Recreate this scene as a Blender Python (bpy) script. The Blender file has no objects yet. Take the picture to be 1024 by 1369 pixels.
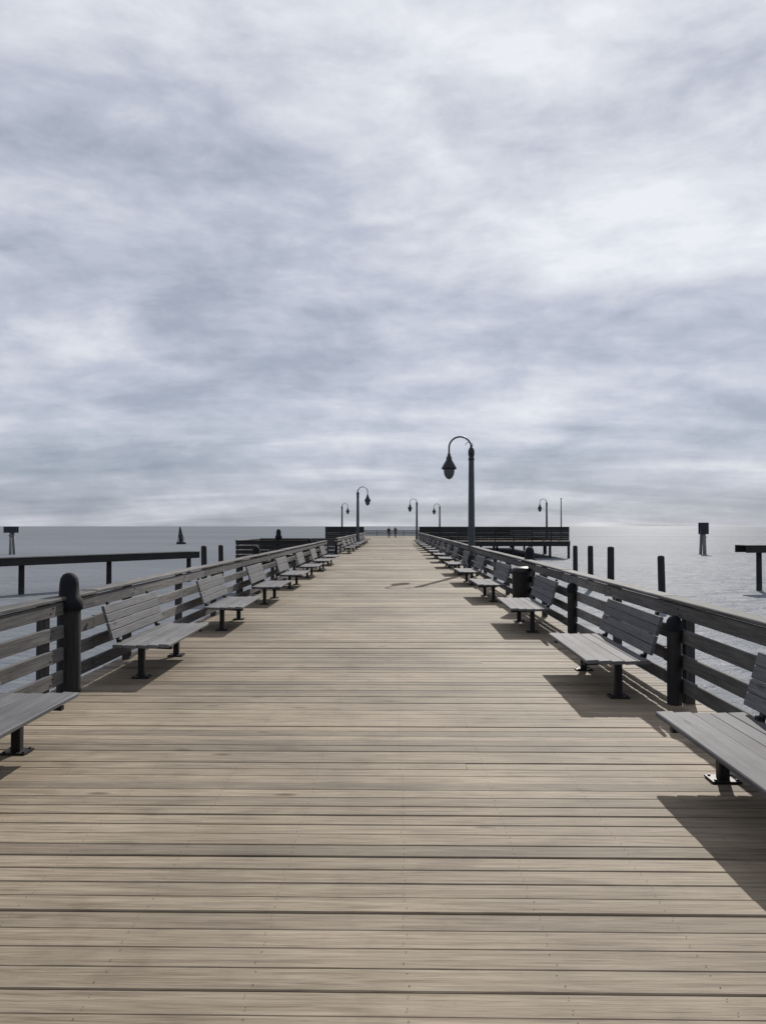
import bpy, math, random
from mathutils import Vector, Matrix
random.seed(7)
R = math.radians
S = bpy.context.scene
C = S.collection

# ------------------------------------------------------------------ helpers
class MB:
    """collects vertices and faces, then links them as ONE mesh object"""
    def __init__(s):
        s.v = []; s.f = []; s.m = []; s.sm = []
    def add(s, vs, fs, mi=0, smooth=False):
        b = len(s.v); s.v.extend([tuple(v) for v in vs])
        for f in fs:
            s.f.append([b + i for i in f]); s.m.append(mi); s.sm.append(smooth)
    def box(s, c, size, rot=None, mi=0, ch=0.0):
        sx, sy, sz = [k / 2 for k in size]
        c = Vector(c)
        M = rot if rot is not None else Matrix.Identity(3)
        if ch <= 0:
            vs = [c + M @ Vector((x, y, z)) for x in (-sx, sx) for y in (-sy, sy) for z in (-sz, sz)]
            fs = [(0, 1, 3, 2), (4, 6, 7, 5), (0, 4, 5, 1), (2, 3, 7, 6), (0, 2, 6, 4), (1, 5, 7, 3)]
            s.add(vs, fs, mi); return
        # long axis gets an extruded chamfered profile
        ax = max(range(3), key=lambda k: size[k])
        o = [k for k in range(3) if k != ax]
        h = [sx, sy, sz]
        a, b = h[o[0]], h[o[1]]
        pr = [(-a + ch, -b), (a - ch, -b), (a, -b + ch), (a, b - ch), (a - ch, b), (-a + ch, b), (-a, b - ch), (-a, -b + ch)]
        vs = []
        for e in (-h[ax], h[ax]):
            for p in pr:
                q = [0, 0, 0]; q[ax] = e; q[o[0]] = p[0]; q[o[1]] = p[1]
                vs.append(c + M @ Vector(q))
        flip = (ax == 1)
        fs = []
        for i in range(8):
            j = (i + 1) % 8
            fs.append((i, j, 8 + j, 8 + i))
        fs.append(tuple(reversed(range(8)))); fs.append(tuple(range(8, 16)))
        if flip: fs = [tuple(reversed(f)) for f in fs]
        s.add(vs, fs, mi)
    def lathe(s, prof, c=(0, 0, 0), n=16, mi=0, smooth=True, M=None):
        c = Vector(c); vs = []
        for r, z in prof:
            for k in range(n):
                a = 2 * math.pi * k / n
                p = Vector((r * math.cos(a), r * math.sin(a), z))
                if M is not None: p = M @ p
                vs.append(c + p)
        fs = []
        for i in range(len(prof) - 1):
            for k in range(n):
                l = (k + 1) % n
                fs.append((i * n + k, i * n + l, (i + 1) * n + l, (i + 1) * n + k))
        s.add(vs, fs, mi, smooth)
        b = len(prof) - 1
        s.add([vs[k] for k in range(n)], [tuple(reversed(range(n)))], mi)
        s.add([vs[b * n + k] for k in range(n)], [tuple(range(n))], mi)
    def tube(s, pts, rad, n=10, mi=0):
        pts = [Vector(p) for p in pts]; vs = []
        rads = rad if isinstance(rad, (list, tuple)) else [rad] * len(pts)
        for i, p in enumerate(pts):
            d = (pts[min(i + 1, len(pts) - 1)] - pts[max(i - 1, 0)]).normalized()
            u = d.cross(Vector((0, 1, 0)))
            if u.length < 1e-3: u = d.cross(Vector((1, 0, 0)))
            u.normalize(); w = d.cross(u)
            for k in range(n):
                a = 2 * math.pi * k / n
                vs.append(p + (u * math.cos(a) + w * math.sin(a)) * rads[i])
        fs = []
        for i in range(len(pts) - 1):
            for k in range(n):
                l = (k + 1) % n
                fs.append((i * n + k, i * n + l, (i + 1) * n + l, (i + 1) * n + k))
        fs.append(tuple(reversed(range(n)))); fs.append(tuple(range((len(pts) - 1) * n, len(pts) * n)))
        s.add(vs, fs, mi, True)
    def build(s, name, mats, parent=None):
        me = bpy.data.meshes.new(name)
        me.from_pydata(s.v, [], s.f); me.update()
        for m in (mats if isinstance(mats, list) else [mats]): me.materials.append(m)
        me.polygons.foreach_set('material_index', s.m)
        me.polygons.foreach_set('use_smooth', s.sm)
        o = bpy.data.objects.new(name, me); C.objects.link(o)
        if parent is not None: o.parent = parent
        return o

def tag(o, label=None, cat=None, group=None, kind=None):
    if label: o['label'] = label
    if cat: o['category'] = cat
    if group: o['group'] = group
    if kind: o['kind'] = kind
    return o

def thing(name, label, cat, loc=(0, 0, 0), rz=0, group=None):
    o = bpy.data.objects.new(name, None); C.objects.link(o)
    o.empty_display_size = .2
    o.location = loc; o.rotation_euler = (0, 0, rz)
    return tag(o, label, cat, group)

def copy_tree(o, parent=None):
    c = o.copy(); C.objects.link(c)
    if parent is not None: c.parent = parent
    for ch in list(o.children): copy_tree(ch, c)
    return c

# ------------------------------------------------------------------ materials
class NT:
    def __init__(s, name):
        s.mat = bpy.data.materials.new(name); s.mat.use_nodes = True
        s.t = s.mat.node_tree; s.n = s.t.nodes; s.l = s.t.links
        s.b = s.n['Principled BSDF']
    def node(s, ty, **k):
        n = s.n.new(ty)
        for a, v in k.items():
            if a.startswith('i_'):
                key = a[2:].replace('_', ' ')
                n.inputs[key].default_value = v
            else: setattr(n, a, v)
        return n
    def link(s, a, b): s.l.new(a, b)
    def ramp(s, fac, stops):
        r = s.n.new('ShaderNodeValToRGB')
        e = r.color_ramp.elements
        while len(e) < len(stops): e.new(.5)
        for k, (p, c) in enumerate(stops):
            e[k].position = p; e[k].color = (*c, 1) if len(c) == 3 else c
        s.link(fac, r.inputs[0]); return r.outputs[0]
    def mix(s, mode, fac, a, b):
        m = s.n.new('ShaderNodeMix'); m.data_type = 'RGBA'; m.blend_type = mode
        for i, v in ((0, fac), (6, a), (7, b)):
            if hasattr(v, 'is_linked'): s.link(v, m.inputs[i])
            else: m.inputs[i].default_value = v if i == 0 else (*v, 1)
        return m.outputs[2]
    def math(s, op, a, b=0.0):
        m = s.n.new('ShaderNodeMath'); m.operation = op
        for i, v in ((0, a), (1, b)):
            if hasattr(v, 'is_linked'): s.link(v, m.inputs[i])
            else: m.inputs[i].default_value = v
        return m.outputs[0]

def wood(name, dark, mid, light, along='X', rough=.78, grain=.5, bump=.35, island=.35, spec=.3, blotch=.3, knots=.22, objvar=0.0, tide=False):
    """weathered boards: every board its own tone, grain along the board, knots, stains"""
    w = NT(name)
    tc = w.node('ShaderNodeTexCoord'); geo = w.node('ShaderNodeNewGeometry')
    rnd = geo.outputs['Random Per Island']
    off = w.node('ShaderNodeCombineXYZ')
    w.link(w.math('MULTIPLY', rnd, 37.0), off.inputs[0]); w.link(w.math('MULTIPLY', rnd, 91.0), off.inputs[1])
    w.link(w.math('MULTIPLY', rnd, 53.0), off.inputs[2])
    add = w.node('ShaderNodeVectorMath', operation='ADD')
    w.link(tc.outputs['Object'], add.inputs[0]); w.link(off.outputs[0], add.inputs[1])
    mp = w.node('ShaderNodeMapping'); w.link(add.outputs[0], mp.inputs[0])
    sc = {'X': (1.2, 26, 26), 'Y': (26, 1.2, 26), 'Z': (26, 26, 1.2)}[along]
    mp.inputs['Scale'].default_value = sc
    g = w.node('ShaderNodeTexNoise', i_Scale=1.6, i_Detail=6.0, i_Roughness=.62, i_Distortion=.35); w.link(mp.outputs[0], g.inputs[0])
    mp2 = w.node('ShaderNodeMapping'); w.link(add.outputs[0], mp2.inputs[0])
    mp2.inputs['Scale'].default_value = {'X': (1.7, 5, 5), 'Y': (5, 1.7, 5), 'Z': (5, 5, 1.7)}[along]
    k = w.node('ShaderNodeTexVoronoi', i_Scale=1.0); w.link(mp2.outputs[0], k.inputs[0])
    bl = w.node('ShaderNodeTexNoise', i_Scale=.55, i_Detail=4.0, i_Roughness=.55); w.link(tc.outputs['Object'], bl.inputs[0])
    st = w.node('ShaderNodeTexNoise', i_Scale=3.1, i_Detail=5.0, i_Roughness=.6); w.link(tc.outputs['Object'], st.inputs[0])
    col = w.ramp(g.outputs[0], [(.28, dark), (.5, mid), (.74, light)])
    # fine fibres and drying cracks
    mp3 = w.node('ShaderNodeMapping'); w.link(add.outputs[0], mp3.inputs[0])
    mp3.inputs['Scale'].default_value = {'X': (2.4, 95, 95), 'Y': (95, 2.4, 95), 'Z': (95, 95, 2.4)}[along]
    f = w.node('ShaderNodeTexNoise', i_Scale=1.5, i_Detail=5.0, i_Roughness=.65, i_Distortion=.15); w.link(mp3.outputs[0], f.inputs[0])
    col = w.mix('MULTIPLY', .9, col, w.ramp(f.outputs[0], [(.30, (.42, .40, .38)), (.40, (.84, .83, .82)), (.55, (1, 1, 1)), (.72, (1.16, 1.15, 1.13))]))
    # board-to-board tone
    tone = w.ramp(rnd, [(0, (1 - island,) * 3), (.5, (1, 1, .98)), (1, (1 + island * .45, 1 + island * .42, 1 + island * .38))])
    col = w.mix('MULTIPLY', 1.0, col, tone)
    sx = w.node('ShaderNodeSeparateColor'); w.link(k.outputs['Color'], sx.inputs[0])
    some = w.math('LESS_THAN', sx.outputs[0], knots)
    oi = w.node('ShaderNodeObjectInfo')
    ot = w.ramp(oi.outputs['Random'], [(0, (.84, .84, .86)), (1, (1.14, 1.13, 1.10))])
    col = w.mix('MULTIPLY', objvar, col, ot)
    kn = w.ramp(k.outputs['Distance'], [(.03, (.26, .21, .17)), (.09, (.5, .45, .4)), (.17, (1, 1, 1))])
    col = w.mix('MULTIPLY', w.math('MULTIPLY', some, .85), col, kn)
    bt = w.ramp(bl.outputs[0], [(.34, (1 - blotch,) * 3), (.66, (1 + blotch * .35,) * 3)])
    col = w.mix('MULTIPLY', 1.0, col, bt)
    sn = w.ramp(st.outputs[0], [(.30, (.72, .70, .68)), (.46, (1, 1, 1))])
    col = w.mix('MULTIPLY', .6, col, sn)
    if tide:                                        # dried weed and barnacles above the water line
        sz = w.node('ShaderNodeSeparateXYZ'); w.link(tc.outputs['Object'], sz.inputs[0])
        zn = w.math('ADD', sz.outputs[2], w.math('MULTIPLY', w.math('SUBTRACT', st.outputs[0], .5), .9))
        tf = w.ramp(w.math('ADD', zn, 2.6), [(.55, (1, 1, 1)), (.95, (0, 0, 0))])
        bn = w.ramp(st.outputs[0], [(.42, (.018, .022, .016)), (.6, (.09, .088, .075))])
        col = w.mix('MIX', w.math('MULTIPLY', tf, .8), col, bn)
    w.link(col, w.b.inputs['Base Color'])
    w.b.inputs['Roughness'].default_value = rough
    w.b.inputs['Specular IOR Level'].default_value = spec
    bp = w.node('ShaderNodeBump', i_Strength=bump, i_Distance=.006); w.link(g.outputs[0], bp.inputs['Height'])
    w.link(bp.outputs[0], w.b.inputs['Normal'])
    return w.mat

def plain(name, c, rough=.6, metal=0.0, var=.25, scale=8.0, bump=.1, spec=.4):
    w = NT(name)
    tc = w.node('ShaderNodeTexCoord')
    n = w.node('ShaderNodeTexNoise', i_Scale=scale, i_Detail=6.0, i_Roughness=.6); w.link(tc.outputs['Object'], n.inputs[0])
    lo = tuple(x * (1 - var) for x in c); hi = tuple(min(1, x * (1 + var)) for x in c)
    w.link(w.ramp(n.outputs[0], [(.3, lo), (.7, hi)]), w.b.inputs['Base Color'])
    w.b.inputs['Roughness'].default_value = rough; w.b.inputs['Metallic'].default_value = metal
    w.b.inputs['Specular IOR Level'].default_value = spec
    bp = w.node('ShaderNodeBump', i_Strength=bump, i_Distance=.01); w.link(n.outputs[0], bp.inputs['Height'])
    w.link(bp.outputs[0], w.b.inputs['Normal'])
    return w.mat

deck_wood = wood('deck wood', (.145, .111, .078), (.252, .207, .152), (.338, .286, .220), 'X', rough=.72, island=.30, bump=.6, spec=.25, knots=.3)
rail_wood = wood('rail wood', (.06, .057, .056), (.12, .116, .115), (.19, .184, .18), 'Y', island=.34, bump=.6, knots=.35)
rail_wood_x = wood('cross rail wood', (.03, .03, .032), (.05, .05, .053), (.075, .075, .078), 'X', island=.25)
post_wood = wood('post wood', (.03, .029, .029), (.055, .053, .052), (.085, .082, .08), 'Z', island=.2)
bench_slat = wood('bench slat', (.085, .086, .093), (.125, .126, .135), (.165, .166, .178), 'Y', rough=.72, island=.22, bump=.3, spec=.25, blotch=.28, objvar=1.0)
dock_wood = wood('dock timber', (.012, .012, .013), (.022, .022, .023), (.04, .039, .038), 'X', island=.3)
pile_wood = wood('piling timber', (.010, .010, .012), (.020, .020, .022), (.038, .036, .034), 'Z', island=.2, bump=.7, tide=True)
beam_wood = wood('beam timber', (.04, .035, .03), (.07, .062, .052), (.1, .09, .075), 'Y', island=.2)
pile_cap = plain('piling cap rubber', (.007, .008, .012), .75, spec=.2)
iron = plain('bench iron', (.016, .015, .016), .5, .3, spec=.4)
lamp_iron = plain('lamp paint', (.045, .052, .062), .45, .2)
lamp_black = plain('lamp black', (.012, .014, .018), .4, .2)
globe_mat = plain('smoked globe', (.07, .075, .085), .25, var=.05, bump=0)
bin_mat = plain('bin mesh', (.010, .010, .011), .5, .3)
screw_mat = plain('screw', (.085, .07, .055), .85, 0.0, spec=.1)
sign_mat = plain('daymark paint', (.012, .014, .022), .6)
marker_mat = plain('marker steel', (.12, .125, .135), .6)
coat = plain('dark coat', (.018, .019, .026), .85)
trouser = plain('dark trousers', (.02, .022, .032), .85)
jacket = plain('grey jacket', (.05, .05, .055), .85)
skin = plain('skin', (.35, .22, .16), .55, var=.05)
hair = plain('hair', (.02, .015, .012), .6)

def water_mat():
    w = NT('sea water')
    tc = w.node('ShaderNodeTexCoord')
    mp = w.node('ShaderNodeMapping'); w.link(tc.outputs['Object'], mp.inputs[0])
    mp.inputs['Scale'].default_value = (.55, 1.0, 1); mp.inputs['Rotation'].default_value = (0, 0, R(12))
    a = w.node('ShaderNodeTexNoise', i_Scale=.9, i_Detail=6.0, i_Roughness=.6, i_Distortion=.4); w.link(mp.outputs[0], a.inputs[0])
    b = w.node('ShaderNodeTexNoise', i_Scale=.16, i_Detail=3.0, i_Roughness=.5); w.link(mp.outputs[0], b.inputs[0])
    h = w.math('ADD', w.math('MULTIPLY', a.outputs[0], .5), w.math('MULTIPLY', b.outputs[0], 1.0))
    bp = w.node('ShaderNodeBump', i_Strength=.8, i_Distance=.7); w.link(h, bp.inputs['Height'])
    w.link(bp.outputs[0], w.b.inputs['Normal'])
    c = w.node('ShaderNodeTexNoise', i_Scale=.02, i_Detail=3.0); w.link(mp.outputs[0], c.inputs[0])
    base = w.ramp(c.outputs[0], [(.35, (.145, .157, .175)), (.65, (.18, .191, .21))])
    df = w.node('ShaderNodeBsdfDiffuse'); w.link(base, df.inputs[0]); w.link(bp.outputs[0], df.inputs['Normal'])
    gl = w.node('ShaderNodeBsdfGlossy', i_Roughness=.30); w.link(bp.outputs[0], gl.inputs['Normal'])
    gl.inputs[0].default_value = (.9, .92, .95, 1)
    fr = w.node('ShaderNodeFresnel', i_IOR=1.33); w.link(bp.outputs[0], fr.inputs['Normal'])
    mx = w.node('ShaderNodeMixShader'); w.link(w.math('MULTIPLY', fr.outputs[0], .08), mx.inputs[0])
    w.link(df.outputs[0], mx.inputs[1]); w.link(gl.outputs[0], mx.inputs[2])
    w.link(mx.outputs[0], w.n['Material Output'].inputs['Surface'])
    return w.mat

# ------------------------------------------------------------------ layout numbers
XL, XR = -3.55, 2.92            # inner faces of the two railings
WATER = -2.1
NEAR, PLAT, FARY = -7.0, 90.0, 135.0
PX0, PX1 = -8.4, 21.2           # end platform

# ------------------------------------------------------------------ water
m = MB(); m.add([(-30000, -4000, WATER), (30000, -4000, WATER), (30000, 40000, WATER), (-30000, 40000, WATER)], [(0, 1, 2, 3)])
sea = m.build('water', water_mat()); tag(sea, 'rippled grey sea water stretching to the horizon around the pier', 'water', kind='structure')

# ------------------------------------------------------------------ the pier
pier = thing('pier', 'long straight wooden pier of weathered tan cross planks running out over the water', 'pier')
def planks(mb, x0, x1, y0, y1, pitch=.1455, gap=.0055, thick=.04, screws_to=0, joints=True):
    y = y0; row = 0
    while y < y1:
        w = pitch - gap + random.uniform(-.0015, .0015)
        if joints and random.random() < .07:
            nj = max(1, int((x1 - x0) / 4.6))
            cuts = [x0] + sorted(x0 + .61 * random.randint(2, int((x1 - x0) / .61) - 2) for _ in range(nj)) + [x1]
        else: cuts = [x0, x1]
        for a, b in zip(cuts[:-1], cuts[1:]):
            if b - a < .05: continue
            dz = random.uniform(-.003, .003); tl = random.uniform(-.0018, .0018); ch = .0045
            a2, b2 = a + (.0015 if a > x0 else -random.uniform(0, .012)), b - (.0015 if b < x1 else -random.uniform(0, .012))
            dy = random.uniform(-.0012, .0012)
            pr = [(0, -thick), (w, -thick), (w, -ch + tl), (w - ch, tl), (w * .5, .0012 + tl * .2), (ch, -tl), (0, -ch - tl)]
            vs = [(a2, y + dy + p, q + dz) for p, q in pr] + [(b2, y - dy + p, q + dz) for p, q in pr]
            n = len(pr)
            fs = [(i, (i + 1) % n, n + (i + 1) % n, n + i) for i in range(n)]
            fs = [tuple(reversed(f)) for f in fs]
            fs += [tuple(range(n)), tuple(reversed(range(n, 2 * n)))]
            mb.add(vs, fs)
        if y < screws_to:
            x = x0 + .12
            while x < x1:
                for q in (.032, w - .032):
                    cx, cy = x + random.uniform(-.012, .012), y + q + random.uniform(-.006, .006)
                    r = .0034
                    mb.add([(cx + r * math.cos(k * math.pi / 3), cy + r * math.sin(k * math.pi / 3), .0052) for k in range(6)], [tuple(range(6))], 1)
                x += .61
        y += pitch; row += 1
m = MB(); planks(m, XL - .18, XR + .18, NEAR, PLAT, screws_to=22)
m.build('walkway_deck', [deck_wood, screw_mat], pier)
m = MB(); planks(m, PX0 - .15, PX1 + .15, PLAT, FARY)
m.build('platform_deck', [deck_wood, screw_mat], pier)
m = MB(); planks(m, PX0 - .15, XL - .19, 39.0, 46.0, joints=False)
m.build('side_platform_deck', [deck_wood, screw_mat], pier)
# edge beams and joists below
m = MB()
for x in (XL - .1, XR + .1): m.box((x, (NEAR + PLAT) / 2, -.19), (.08, PLAT - NEAR - .02, .28), ch=.006)
for k in range(5): m.box((XL + .9 + k * 1.15, (NEAR + PLAT) / 2, -.17), (.07, PLAT - NEAR - .05, .24), ch=.005)
m.build('edge_beam', beam_wood, pier)
for c_, s_ in (
    (((PX0 + PX1) / 2, PLAT + .04, -.34), (PX1 - PX0 + .2, .08, .58)),
    (((PX0 + PX1) / 2, FARY - .04, -.22), (PX1 - PX0 + .2, .08, .34)),
    ((PX0 - .02, (PLAT + FARY) / 2, -.22), (.08, FARY - PLAT - .2, .34)),
    ((PX1 + .02, (PLAT + FARY) / 2, -.22), (.08, FARY - PLAT - .2, .34)),
    (((PX0 + XL) / 2 - .1, 39.0, -.2), (XL - PX0 - .2, .08, .3)),
    (((PX0 + XL) / 2 - .1, 46.05, -.2), (XL - PX0 - .2, .08, .3)),
    ((PX0 - .02, 42.5, -.2), (.08, 6.9, .3)),
):
    m = MB(); m.box(c_, s_, ch=.006); m.build('platform_beam', dock_wood, pier)
def support(x, y):
    mb = MB(); mb.lathe([(.17, -4.5), (.165, -2.0), (.155, -.36)], (0, 0, 0), 12)
    return mb
pp = support(0, 0).build('support_piling', pile_wood, pier); pp.location = (XL + .15, -2, 0)
spots = [(XR - .15, -2)]
for k in range(1, 11): spots += [(XL + .15, -2 + k * 9.0), (XR - .15, -2 + k * 9.0)]
x = PX0 + .2
while x < PX1 + .1:
    spots += [(x, PLAT + .3), (x, PLAT + 14)]; x += 2.26
for y in (104, 120, 134): spots += [(PX0 + .2, y), (PX1 - .2, y)]
for sx, sy in ((-8.2, 39.3), (-5.9, 39.3), (-8.2, 45.7), (-5.9, 45.7)): spots.append((sx, sy))
for sx, sy in spots:
    c = pp.copy(); C.objects.link(c); c.location = (sx, sy, 0); c.parent = pier

# ------------------------------------------------------------------ railings
def boards(mb, a, b, z, h, t, seg=4.9, side=0.0, ch=.006):
    """a run of boards from a to b (xy), split at butt joints"""
    a, b = Vector((*a, 0)), Vector((*b, 0)); d = (b - a); L = d.length; d.normalize()
    n = max(1, round(L / seg)); s = L / n
    ang = math.atan2(d.y, d.x); nrm = Vector((-d.y, d.x, 0))
    for i in range(n):
        c = a + d * (s * (i + .5)) + nrm * side + Vector((0, 0, z + random.uniform(-.004, .004)))
        M = Matrix.Rotation(ang + random.uniform(-.0006, .0006), 3, 'Z') @ Matrix.Rotation(random.uniform(-.0022, .0022), 3, 'Y')
        mb.box(c, (s - .006, t, h), M, ch=ch)

RAIL_Z = (.19, .435, .68, .925)
def railing(name, label, a, b, out, group, rmat=None, mats=None, pitch=2.4, height=1.05, zs=RAIL_Z, first=.6, bh=.14):
    """rails on the inner face, posts just outside (out = +1: left of a->b, -1: right)"""
    rmat = rmat or rail_wood
    t = thing(name, label, 'railing', (a[0], a[1], 0), 0, group)
    av, bv = Vector(a), Vector(b); L = (bv - av).length; d = (bv - av).normalized()
    lb = (d * L)
    for z in zs:
        mb = MB(); boards(mb, (0, 0), lb, z, bh, .038); mb.build('rail', rmat, t)
    mb = MB(); boards(mb, (0, 0), lb, height - .019, .038, .19, side=.05 * out, ch=.008); mb.build('cap_rail', rmat, t)
    nrm = Vector((-d.y, d.x)) * out
    mb = MB(); mb.box((0, 0, (height - .04 - .25) / 2), (.1, .1, height - .04 + .25), ch=.008)
    M = Vector((0, -out, 0)).to_track_quat('Z', 'X').to_matrix()
    for z in zs:                                   # carriage bolts through rail and post
        for e in (-.028, .028):
            mb.lathe([(.012, 0), (.012, .004), (.007, .007), (.007, .010)], (e * .9, -out * .0905, z + e), 8, M=M, mi=1)
    proto = mb.build('post', [post_wood, iron], t)
    s = first; k = 0
    while s < L:
        p = d * s + nrm * .072
        o = proto if k == 0 else proto.copy()
        if k: C.objects.link(o); o.parent = t
        o.location = (p.x, p.y, 0); o.rotation_euler = (0, 0, math.atan2(d.y, d.x)); 
        s += pitch; k += 1
    return t
G = 'wooden railings along the pier'
railing('railing', 'long grey weathered railing along the right side of the pier with four horizontal boards', (XR, -6.4), (XR, PLAT - .1), -1, G, first=2.0, pitch=2.4)
railing('railing', 'grey weathered railing along the near left side of the pier behind the closest left benches', (XL, -6.4), (XL, 38.9), 1, G, first=2.0, pitch=2.4)
railing('railing', 'far stretch of the left railing between the side platform and the end platform', (XL, 46.1), (XL, PLAT - .1), 1, G, first=1.2, pitch=2.4)
railing('railing', 'dark front railing of the small side platform jutting out on the left', (XL - .15, 39.1), (PX0, 39.1), -1, G, rmat=dock_wood, bh=.2, first=.7, pitch=2.0)
railing('railing', 'outer end railing of the small side platform on the left, over the water', (PX0 + .05, 39.3), (PX0 + .05, 45.9), 1, G, bh=.2, first=.5, pitch=2.3)
railing('railing', 'back railing of the small side platform on the left', (PX0, 45.95), (XL - .15, 45.95), 1, G, bh=.2, rmat=rail_wood_x, first=.7, pitch=2.0)
railing('railing', 'low railing at the very far end of the pier behind the two walkers', (PX0, FARY - .2), (PX1, FARY - .2), 1, G, rmat=rail_wood_x, first=.5, pitch=2.4)

def screen(label, x0, x1):
    zs = (.16, .40, .64, .88, 1.12, 1.36, 1.58)
    return railing('timber_fence', label, (x0, PLAT), (x1, PLAT), 1, 'tall dark fences on the end platform', rmat=dock_wood, zs=zs, height=1.73, pitch=2.26, first=.15, bh=.232)
for t in (screen('tall dark timber fence across the end platform right of the walkway', XR + .12, PX1),
          screen('short stretch of tall dark timber fence on the end platform left of the walkway', PX0, XL - .12)):
    t['category'] = 'fence'

# ------------------------------------------------------------------ benches
def make_bench():
    t = thing('bench', 'x', 'bench')
    L = 1.94
    mb = MB()
    n, w, g = 5, .128, .004
    for i in range(n):
        x = .39 - w / 2 - i * (w + g)
        mb.box((x, 0, .403 + (.006 if i in (0,) else 0) - .004 * (i in (2, 3))), (w, L, .036), Matrix.Rotation(R(2.5), 3, 'Y'), ch=.007)
    mb.build('seat', bench_slat, t)
    mb = MB()
    b0, b1 = Vector((-.268, 0, .475)), Vector((-.385, 0, .87)); d = (b1 - b0)
    ang = math.atan2(d.x, d.z)
    nb = 4; ln = d.length; bw = ln / nb
    M = Matrix.Rotation(ang, 3, 'Y')
    for i in range(nb):
        c = b0 + d * ((i + .5) / nb)
        mb.box(c, (.034, L, bw - .004), M, ch=.007)
    mb.build('backrest', bench_slat, t)
    for s in (-1, 1):
        y = s * .74
        mb = MB()
        mb.box((0, y, .185), (.075, .07, .37), ch=.008)
        mb.box((0, y, .008), (.2, .16, .016), ch=.003)
        for bx in (-.075, .075):
            for by in (-.055, .055): mb.lathe([(.011, .016), (.011, .026)], (bx, y + by, 0), 6)
        mb.build('leg', iron, t)
        mb = MB()
        mb.box((.06, y, .365), (.60, .055, .035), Matrix.Rotation(R(2.5), 3, 'Y'), ch=.005)
        mb.box(Vector((-.317, y, .665)) + M @ Vector((-.028, 0, 0)), (.03, .055, .5), M, ch=.005)
        mb.box((-.262, y, .40), (.05, .055, .10), ch=.005)
        mb.build('bracket', iron, t)
    return t
ORD = ['first', 'second', 'third', 'fourth', 'fifth', 'sixth', 'seventh', 'eighth', 'ninth', 'tenth', 'eleventh', 'twelfth', 'thirteenth', 'fourteenth', 'fifteenth', 'sixteenth', 'seventeenth', 'eighteenth']
left_y = [5.12, 9.52, 13.5, 17.75, 22.0, 26.2, 30.4, 34.6] + [49 + 4.6 * k for k in range(8)]
right_y = [4.56, 8.59, 13.35, 18.45, 23.3, 27.9, 32.5, 37.1, 41.7, 46.3, 50.9, 55.5, 60.1, 65, 70, 75]
SPECIAL = {('right', 0): 'grey slatted bench nearest the camera on the right, cut off by the photo edge',
           ('left', 0): 'grey slatted bench at the left photo edge with only its far end showing',
           ('right', 1): 'grey slatted bench on the right, second from the camera, its whole near end showing',
           ('left', 1): 'grey slatted bench just past the black capped piling on the left'}
b0 = make_bench(); first = True
for side, ys, x, rz in (('left', left_y, -3.0, 0), ('right', right_y, 2.35, math.pi)):
    for i, y in enumerate(ys):
        o = b0 if first else copy_tree(b0); first = False
        o.location = (x + (.02 if y < 5.2 and side == 'left' else -.05 if y < 5 else 0) + random.uniform(-.02, .02), y, .003); o.rotation_euler = (0, 0, rz + R(random.uniform(-1.0, 1.0)))
        lab = SPECIAL.get((side, i)) or f'grey slatted bench, {ORD[i]} from the camera along the {side} railing'
        tag(o, lab, 'bench', f'grey benches along the {side} railing')

# ------------------------------------------------------------------ capped pilings standing at the railings
def capped_piling(r=.122, h=1.27):
    t = thing('piling', 'x', 'piling')
    mb = MB(); mb.lathe([(r * 1.02, -3.6), (r * 1.0, 0), (r * .97, h - .3)], n=20); mb.build('shaft', pile_wood, t)
    k = r * 1.14
    mb = MB(); mb.lathe([(r * .98, h - .40), (k, h - .395), (k, h - .29), (r * .86, h - .255), (r * .80, h - .12), (r * .72, h - .06), (r * .52, h - .02), (r * .25, h - .003), (.004, h)], n=20)
    mb.build('cap', pile_cap, t)
    return t
p0 = capped_piling(); first = True
for x, y, s, lab in ((-3.53, 8.0, 1.02, 'black capped round piling beside the left railing between the two nearest benches'),
                     (-3.72, 19.9, 1, 'black capped piling at the left railing beyond the fourth left bench'),
                     (-3.72, 32.4, 1, 'black capped piling at the left railing just before the side platform'),
                     (-6.15, 39.3, 1.30, 'tall dark round topped piling sticking up above the side platform railing'),
                     (3.08, 16.9, 1.05, 'black capped piling standing behind the litter bin at the right railing'),
                     (3.1, 40.0, 1, 'black capped piling at the right railing beyond the near street lamp')):
    o = p0 if first else copy_tree(p0); first = False
    o.location = (x, y, 0); o.scale = (s, s, s); tag(o, lab, 'piling', 'capped pilings along the railings')

mb = MB(); mb.lathe([(.072, 0), (.070, .76)], n=18); sp0 = thing('bollard', 'x', 'bollard')
mb.build('shaft', pile_wood, sp0)
mb = MB(); mb.lathe([(.079, .74), (.080, .80), (.068, .85), (.04, .885), (.004, .895)], n=18); mb.build('cap', pile_cap, sp0)
for k, (x, y, lab) in enumerate(((2.83, 7.55, 'short dark round topped post at the right railing beside the second right bench'),
                                 (2.84, 11.9, 'short dark round topped post at the right railing just before the third right bench'))):
    o = sp0 if k == 0 else copy_tree(sp0); o.location = (x, y, .003); tag(o, lab, 'bollard', 'short round posts along the right railing')

# ------------------------------------------------------------------ litter bin
t = thing('litter_bin', 'round black litter bin standing between the third and fourth right benches', 'litter bin', (2.70, 15.75, .003))
mb = MB(); mb.lathe([(.15, 0), (.155, .03), (.19, .10), (.20, .5), (.205, .80)], n=24); mb.build('bin_body', bin_mat, t)
mb = MB(); mb.lathe([(.215, .80), (.222, .815), (.222, .845), (.19, .90), (.12, .945), (.115, .93)], n=24); mb.build('lid', bin_mat, t)

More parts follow.
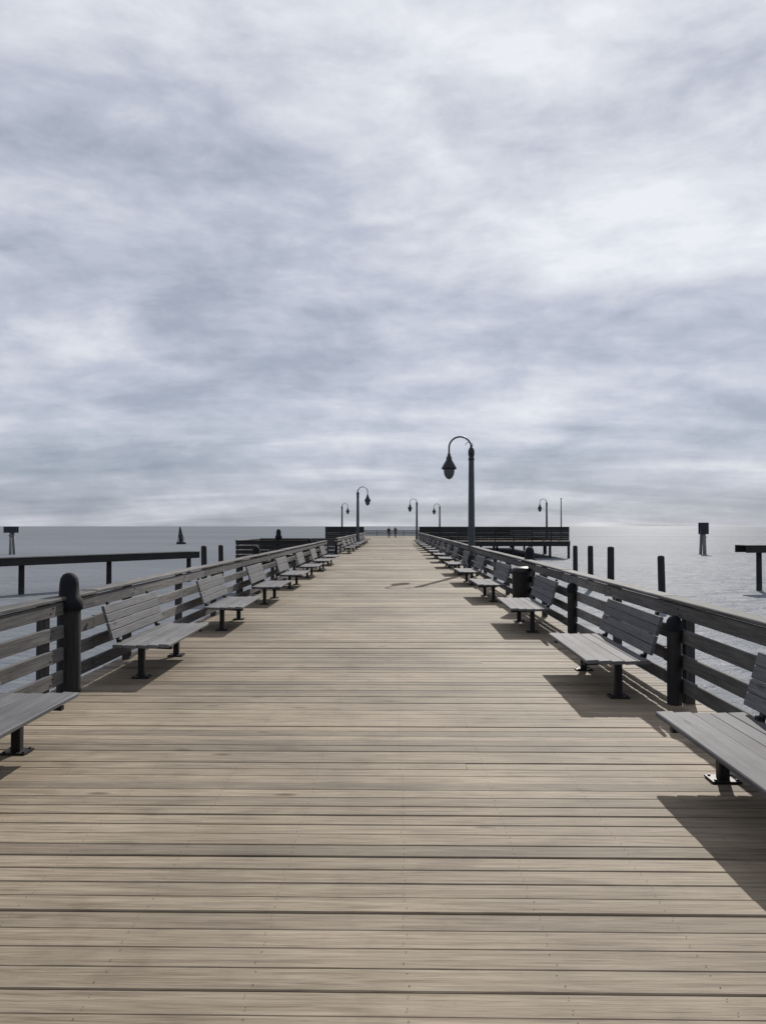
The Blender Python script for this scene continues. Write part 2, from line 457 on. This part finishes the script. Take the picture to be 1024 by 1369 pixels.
# ------------------------------------------------------------------ street lamps
def make_lamp():
    t = thing('street_lamp', 'x', 'street lamp')
    mb = MB(); mb.lathe([(.21, 0), (.21, .05), (.17, .08), (.16, .55), (.145, .62), (.12, .68)], n=16); mb.build('base', lamp_iron, t)
    mb = MB(); mb.lathe([(.135, .66), (.122, 2.6), (.104, 4.35)], n=16); mb.build('pole', lamp_iron, t)
    mb = MB(); mb.lathe([(.09, 4.33), (.118, 4.36), (.118, 4.42), (.095, 4.46), (.12, 4.56), (.125, 4.68), (.1, 4.79), (.06, 4.83), (.035, 4.88), (.05, 4.92), (.004, 4.97)], n=16); mb.build('collar', lamp_black, t)
    mb = MB(); r = .43; pts = [(-.02, 0, 4.74)]
    for k in range(17):
        a = math.pi * k / 16
        pts.append((-r + r * math.cos(a), 0, 4.83 + r * math.sin(a)))
    pts.append((-2 * r, 0, 4.6))
    mb.tube(pts, .034, 10)
    sc = [(-.06 - .17 * math.cos(a) * (1 - a / 9), 0, 4.93 + .14 * math.sin(a) * (1 - a / 9)) for a in [k * .35 for k in range(15)]]
    mb.tube(sc, .012, 6)
    mb.build('arm', lamp_iron, t)
    mb = MB(); c = (-2 * r, 0, 0)
    mb.lathe([(.035, 4.62), (.06, 4.60), (.065, 4.52), (.10, 4.48), (.115, 4.36), (.20, 4.22), (.285, 4.06), (.29, 4.0), (.24, 3.99)], c, 20)
    h = mb.build('lamp_shade', lamp_black, t)
    mb = MB(); mb.lathe([(.21, 4.0), (.215, 3.93), (.185, 3.78), (.12, 3.67), (.05, 3.62), (.004, 3.61)], c, 18); mb.build('globe', globe_mat, h)
    return t
l0 = make_lamp(); first = True
for x, y, rz, lab in ((2.98, 28.6, 0, 'tall grey street lamp with hooked arm, the nearest and largest one, at the right railing'),
                      (-3.2, 65, math.pi, 'street lamp with its hooked arm turned right, beside the far left railing'),
                      (2.85, 93.5, 0, 'small distant street lamp on the end platform at the right edge of the walkway'),
                      (-7.9, 112, math.pi, 'small distant street lamp on the end platform left of the walkway'),
                      (7.0, 114, 0, 'small distant street lamp on the end platform just left of the large lamp'),
                      (19.3, 94, 0, 'small distant street lamp near the right end of the platform')):
    o = l0 if first else copy_tree(l0); first = False
    o.location = (x, y, .003); o.rotation_euler = (0, 0, rz); tag(o, lab, 'street lamp', 'hooked street lamps on the pier')
t = thing('flagpole', 'thin bare upright pole at the right end of the far platform', 'pole', (20.9, 93, 0))
mb = MB(); mb.lathe([(.14, 0), (.14, .3), (.09, .34), (.075, 3.0), (.055, 5.2)], n=12); mb.build('shaft', lamp_iron, t)
mb = MB(); mb.lathe([(.05, 5.2), (.09, 5.24), (.09, 5.3), (.004, 5.36)], n=12); mb.build('finial', lamp_black, t)

# ------------------------------------------------------------------ finger docks on either side
def dock(label, a, b, top, thick, width, pile_at):
    a, b = Vector((*a, 0)), Vector((*b, 0)); d = b - a; L = d.length; ang = math.atan2(d.y, d.x)
    t = thing('dock', label, 'dock', (a.x, a.y, 0), ang, 'finger docks standing in the water')
    mb = MB(); y = 0.0; n = int(L / .15)
    for i in range(n): mb.box((L * (i + .5) / n, 0, top - .022 + random.uniform(-.004, .004)), (L / n - .008, width, .044), ch=.004)
    mb.build('deck', dock_wood, t)
    mb = MB()
    for s in (-1, 1): mb.box((L / 2, s * (width / 2 - .06), top - .05 - thick / 2), (L - .02, .09, thick), ch=.01)
    mb.build('beam', dock_wood, t)
    mb = MB(); mb.lathe([(.17, -4.4), (.165, -2), (.155, top - .05)], n=14); q = mb.build('support_piling', pile_wood, t)
    k = 0
    for s in pile_at:
        for e in (0,):
            o = q if k == 0 else q.copy()
            if k: C.objects.link(o); o.parent = t
            o.location = (s * L, e * (width / 2 - .25), 0); k += 1
    return t
dock('long dark finger dock on round pilings in the water left of the pier', (-27.2, 33.8), (-14.2, 52.3), .02, .40, 1.3, (.02, .2, .45, .70, .98))
dock('dark finger dock reaching in from the right photo edge over the water', (20.9, 45), (40, 47), .66, .40, 1.3, (.06, .35, .65, .95))

# ------------------------------------------------------------------ mooring pilings in the water
def mooring(top, r):
    mb = MB(); mb.lathe([(r * 1.05, -4.6), (r, -2.0), (r * .95, top - .08), (r * .8, top - .01), (r * .2, top + .02)], n=16)
    return mb
q0 = None
for x, y, top, r, lab in ((12.75, 35.6, .38, .17, 'dark mooring piling standing alone in the water behind the right railing, the nearest one'),
                          (13.15, 45.2, .55, .21, 'rightmost of three mooring pilings close together beyond the right railing'),
                          (12.0, 45.5, .60, .17, 'middle of three mooring pilings close together beyond the right railing'),
                          (11.1, 45.6, .60, .15, 'leftmost of three mooring pilings close together beyond the right railing'),
                          (-11.6, 45.0, .60, .18, 'left one of two short mooring pilings beyond the left dock end'),
                          (-10.8, 46.0, .62, .16, 'right one of two short mooring pilings beside the left side platform')):
    o = mooring(top, r).build('mooring_piling', pile_wood); o.location = (x, y, 0); o.rotation_euler = (R(random.uniform(-1, 1)), R(random.uniform(-1.2, 1.2)), random.random())
    tag(o, lab, 'piling', 'mooring pilings in the water')

# ------------------------------------------------------------------ channel markers and buoy
def marker(label, loc, w, h, ztop, pr):
    t = thing('channel_marker', label, 'marker', (loc[0], loc[1], 0), 0, 'channel markers out on the water')
    mb = MB()
    for k in range(3):
        a = k * 2 * math.pi / 3 + .5
        mb.tube([(1.25 * pr * math.cos(a), 1.25 * pr * math.sin(a), -4.5), (.55 * pr * math.cos(a), .55 * pr * math.sin(a), ztop - h * .45)], pr * .55, 10)
    mb.lathe([(pr * 1.2, ztop - h - .5), (pr * 1.2, ztop - h - .3)], n=12)
    mb.build('piles', marker_mat, t)
    mb = MB(); mb.box((0, -pr * 1.3, ztop - h / 2), (w, .06, h), ch=.0)
    for k in (-1, 1): mb.box((k * w * .3, -pr * 1.3 + .09, ztop - h / 2), (.08, .1, h * .9))
    mb.box((0, pr * .9, ztop - h / 2), (w * .9, .06, h))
    mb.build('daymark', sign_mat, t)
    return t
marker('grey channel marker with dark square board standing in open water at the right', (42.7, 103), 1.15, 1.6, 2.3, .36)
marker('channel marker with a wide dark board standing in open water at the far left', (-52.6, 101), 1.8, .85, 1.75, .32)
t = thing('buoy', 'dark upright post shaped buoy floating far out left of the pier', 'buoy', (-46.2, 160, WATER))
mb = MB(); mb.lathe([(.5, -.5), (1.0, -.2), (1.05, .35), (.95, .55), (.5, .6)], n=18); mb.build('float', sign_mat, t)
mb = MB()
for k in range(4):
    a = k * math.pi / 2 + .4
    mb.tube([(.75 * math.cos(a), .75 * math.sin(a), .5), (.2 * math.cos(a), .2 * math.sin(a), 3.0)], .06, 6)
mb.lathe([(.50, .55), (.45, 1.5), (.40, 2.4), (.30, 3.0)], n=10)
mb.lathe([(.25, 2.9), (.28, 3.1), (.2, 3.5), (.05, 3.9)], n=10)
mb.build('tower', sign_mat, t); t.rotation_euler = (R(2), R(-4), 0)

# ------------------------------------------------------------------ two people far down the pier
def person(label, loc, rz, stride, top, low, h=1.72):
    vs = [(0, 0, .95), (0, .01, 1.15), (0, .02, 1.38), (0, .0, 1.50), (0, .015, 1.60), (0, .02, 1.72)]
    rad = [.15, .14, .165, .06, .085, .06]
    ed = [(0, 1), (1, 2), (2, 3), (3, 4), (4, 5)]
    for s in (-1, 1):
        b = len(vs); st = stride * s
        vs += [(.10 * s, 0, .88), (.10 * s, st * .45 + .03, .50), (.10 * s, st - .04, .09), (.105 * s, st + .13, .035)]
        rad += [.095, .065, .045, .04]
        ed += [(0, b), (b, b + 1), (b + 1, b + 2), (b + 2, b + 3)]
        b = len(vs)
        vs += [(.19 * s, 0, 1.40), (.25 * s, -st * .25, 1.14), (.26 * s, -st * .5 + .05, .90), (.26 * s, -st * .55 + .09, .80)]
        rad += [.062, .046, .036, .03]
        ed += [(2, b), (b, b + 1), (b + 1, b + 2), (b + 2, b + 3)]
    me = bpy.data.meshes.new('person'); me.from_pydata(vs, ed, []); me.update()
    o = bpy.data.objects.new('person', me); C.objects.link(o)
    for mt in (top, low, skin, hair): me.materials.append(mt)
    sk = o.modifiers.new('skin', 'SKIN')
    if not me.skin_vertices: me.attributes.new
    with bpy.context.temp_override(object=o, active_object=o, selected_objects=[o]):
        pass
    for i, r in enumerate(rad):
        me.skin_vertices[0].data[i].radius = (r, r * (.75 if i in (0, 1, 2) else 1))
    me.skin_vertices[0].data[0].use_root = True
    o.modifiers.new('sub', 'SUBSURF').render_levels = 1
    dg = bpy.context.evaluated_depsgraph_get()
    me2 = bpy.data.meshes.new_from_object(o.evaluated_get(dg)); o.modifiers.clear(); o.data = me2; me2.name = 'person'
    me2.materials.clear()
    for mt in (top, low, skin, hair): me2.materials.append(mt)
    for p in me2.polygons:
        c = p.center; p.use_smooth = True
        p.material_index = 3 if (c.z > 1.66 or (c.z > 1.58 and c.y < .02)) else 2 if (c.z > 1.49 or (abs(c.x) > .2 and c.z < .87)) else 0 if (c.z > .93 or abs(c.x) > .2) else 1
    o.location = loc; o.rotation_euler = (0, 0, rz); o.scale = (h / 1.78,) * 3
    tag(o, label, 'person', 'people at the far end of the pier')
    return o
person('left one of two people in dark clothes walking at the far end of the pier', (-.85, 114, .004), .1, .20, coat, trouser, 1.72)
person('right one of two people in dark clothes walking at the far end of the pier', (.18, 114.6, .004), -.1, -.18, jacket, trouser, 1.78)

# ------------------------------------------------------------------ light: sun behind thin cloud, ahead and a little right
sd = Vector((.20, .585, .42)).normalized()
EL = math.asin(sd.z); AZ = math.atan2(sd.x, sd.y)
sun = bpy.data.lights.new('sun', 'SUN'); sun.energy = 4.3; sun.angle = R(.6); sun.color = (1, .95, .88)
so = bpy.data.objects.new('sun', sun); C.objects.link(so)
so.rotation_euler = sd.to_track_quat('Z', 'Y').to_euler(); so.location = sd * 60

wd = bpy.data.worlds.new('World'); S.world = wd; wd.use_nodes = True
nt = wd.node_tree; N = nt.nodes; L = nt.links
bg = N['Background']; bg.inputs[1].default_value = .1
sky = N.new('ShaderNodeTexSky'); sky.sky_type = 'NISHITA'; sky.sun_disc = False
sky.sun_elevation = EL; sky.sun_rotation = AZ; sky.air_density = 1.0; sky.dust_density = .2
def M_(op, a, b=0.0, c=None, clamp=False):
    n = N.new('ShaderNodeMath'); n.operation = op; n.use_clamp = clamp
    for i, v in enumerate((a, b) if c is None else (a, b, c)):
        if hasattr(v, 'is_linked'): L.new(v, n.inputs[i])
        else: n.inputs[i].default_value = v
    return n.outputs[0]
def VM(op, a, b):
    n = N.new('ShaderNodeVectorMath'); n.operation = op
    for i, v in enumerate((a, b)):
        if hasattr(v, 'is_linked'): L.new(v, n.inputs[i])
        else: n.inputs[i].default_value = v
    return n
def ramp(f, stops, interp='EASE'):
    r = N.new('ShaderNodeValToRGB'); r.color_ramp.interpolation = interp; e = r.color_ramp.elements
    while len(e) < len(stops): e.new(.5)
    for k, (p, c) in enumerate(stops): e[k].position = p; e[k].color = (*c, 1)
    L.new(f, r.inputs[0]); return r.outputs[0]
def mixc(mode, f, a, b):
    m = N.new('ShaderNodeMix'); m.data_type = 'RGBA'; m.blend_type = mode
    for i, v in ((0, f), (6, a), (7, b)):
        if hasattr(v, 'is_linked'): L.new(v, m.inputs[i])
        else: m.inputs[i].default_value = v if i == 0 else (*v, 1)
    return m.outputs[2]
tc = N.new('ShaderNodeTexCoord'); dirv = tc.outputs['Generated']
nrm = N.new('ShaderNodeVectorMath'); nrm.operation = 'NORMALIZE'; L.new(dirv, nrm.inputs[0]); D = nrm.outputs[0]
sp = N.new('ShaderNodeSeparateXYZ'); L.new(D, sp.inputs[0])
zz = M_('ADD', M_('MAXIMUM', sp.outputs[2], 0.0), .16)
u = M_('DIVIDE', sp.outputs[0], zz); v = M_('DIVIDE', sp.outputs[1], zz)
cb = N.new('ShaderNodeCombineXYZ'); L.new(u, cb.inputs[0]); L.new(v, cb.inputs[1])
def cloud(scale, detail, rough, dist, stretch, off, rot=0):
    mp = N.new('ShaderNodeMapping'); mp.inputs['Scale'].default_value = (*stretch, 1); mp.inputs['Location'].default_value = off
    mp.inputs['Rotation'].default_value = (0, 0, R(rot)); L.new(cb.outputs[0], mp.inputs[0])
    n = N.new('ShaderNodeTexNoise'); n.inputs['Scale'].default_value = scale; n.inputs['Detail'].default_value = detail
    n.inputs['Roughness'].default_value = rough; n.inputs['Distortion'].default_value = dist; L.new(mp.outputs[0], n.inputs[0])
    return n.outputs[0]
def dcloud(scale, detail, rough, dist, stretch, off, rot=0):
    mp = N.new('ShaderNodeMapping'); mp.inputs['Scale'].default_value = stretch; mp.inputs['Location'].default_value = off
    mp.inputs['Rotation'].default_value = (0, R(rot), 0); L.new(D, mp.inputs[0])
    n = N.new('ShaderNodeTexNoise'); n.inputs['Scale'].default_value = scale; n.inputs['Detail'].default_value = detail
    n.inputs['Roughness'].default_value = rough; n.inputs['Distortion'].default_value = dist; L.new(mp.outputs[0], n.inputs[0])
    return n.outputs[0]
c1 = cloud(1.45, 8, .54, .3, (.42, 1.0), (5.1, 2.7, 0), 20)
c2 = dcloud(6.6, 10, .57, .3, (1, 1, 2.6), (3.3, .7, 1.9), 10)
c3 = dcloud(2.3, 4, .5, .15, (1, 1, 3.0), (1.4, 4.2, 2.2), 14)
c4 = dcloud(19.0, 7, .62, .25, (1, 1, 2.0), (2.3, 1.2, 1))
cs = M_('ADD', M_('ADD', M_('MULTIPLY', c1, .74), M_('MULTIPLY', c2, .52)), M_('ADD', M_('MULTIPLY', c3, .42), M_('MULTIPLY', c4, .17)))
cs = M_('SUBTRACT', cs, .193)
# thinner, brighter cloud round the sun; a heavier bank low over the sea
dt = VM('DOT_PRODUCT', D, tuple(sd)).outputs['Value']
dp = M_('MAXIMUM', dt, 0.0)
thin = VM('DOT_PRODUCT', D, tuple(Vector((.12, 1, .72)).normalized())).outputs['Value']
glow = M_('ADD', M_('MULTIPLY', M_('POWER', dp, 7.0), .09), M_('MULTIPLY', M_('POWER', M_('MAXIMUM', thin, 0.0), 18.0), .06))
cs = M_('ADD', cs, glow)
bank = ramp(sp.outputs[2], [(0.0, (.36, .36, .36)), (.03, (.30, .30, .30)), (.085, (.28, .28, .28)), (.118, (.50, .50, .50)), (.15, (.44, .44, .44)), (.21, (.36, .36, .36)), (.30, (.45, .45, .45)), (.42, (.60, .60, .60))])
cs = M_('ADD', cs, M_('MULTIPLY', M_('SUBTRACT', bank, .5), .5))
col = ramp(cs, [(.48, (.285, .325, .41)), (.62, (.40, .435, .52)), (.73, (.525, .553, .645)), (.85, (.69, .712, .775)), (.98, (.86, .875, .92))], 'LINEAR')
col = mixc('MULTIPLY', 1.0, col, (10.0, 10.0, 10.0))
col = mixc('MIX', .07, col, sky.outputs[0])
L.new(col, bg.inputs[0])

# ------------------------------------------------------------------ camera
cam = bpy.data.cameras.new('camera'); co = bpy.data.objects.new('camera', cam); C.objects.link(co); S.camera = co
cam.sensor_fit = 'VERTICAL'; cam.sensor_height = 36; cam.lens = 988 / 1369 * 36
cam.clip_end = 80000; cam.clip_start = .05
co.location = (0, 0, 1.8)
yaw = math.atan2(15.0, 988); pitch = math.atan2(19.0, 988)
co.rotation_euler = (math.pi / 2 + pitch, 0, yaw)

S.view_settings.view_transform = 'Standard'; S.view_settings.look = 'None'
S.view_settings.exposure = 0; S.view_settings.gamma = 1
S.render.engine = 'CYCLES'
S.cycles.max_bounces = 6
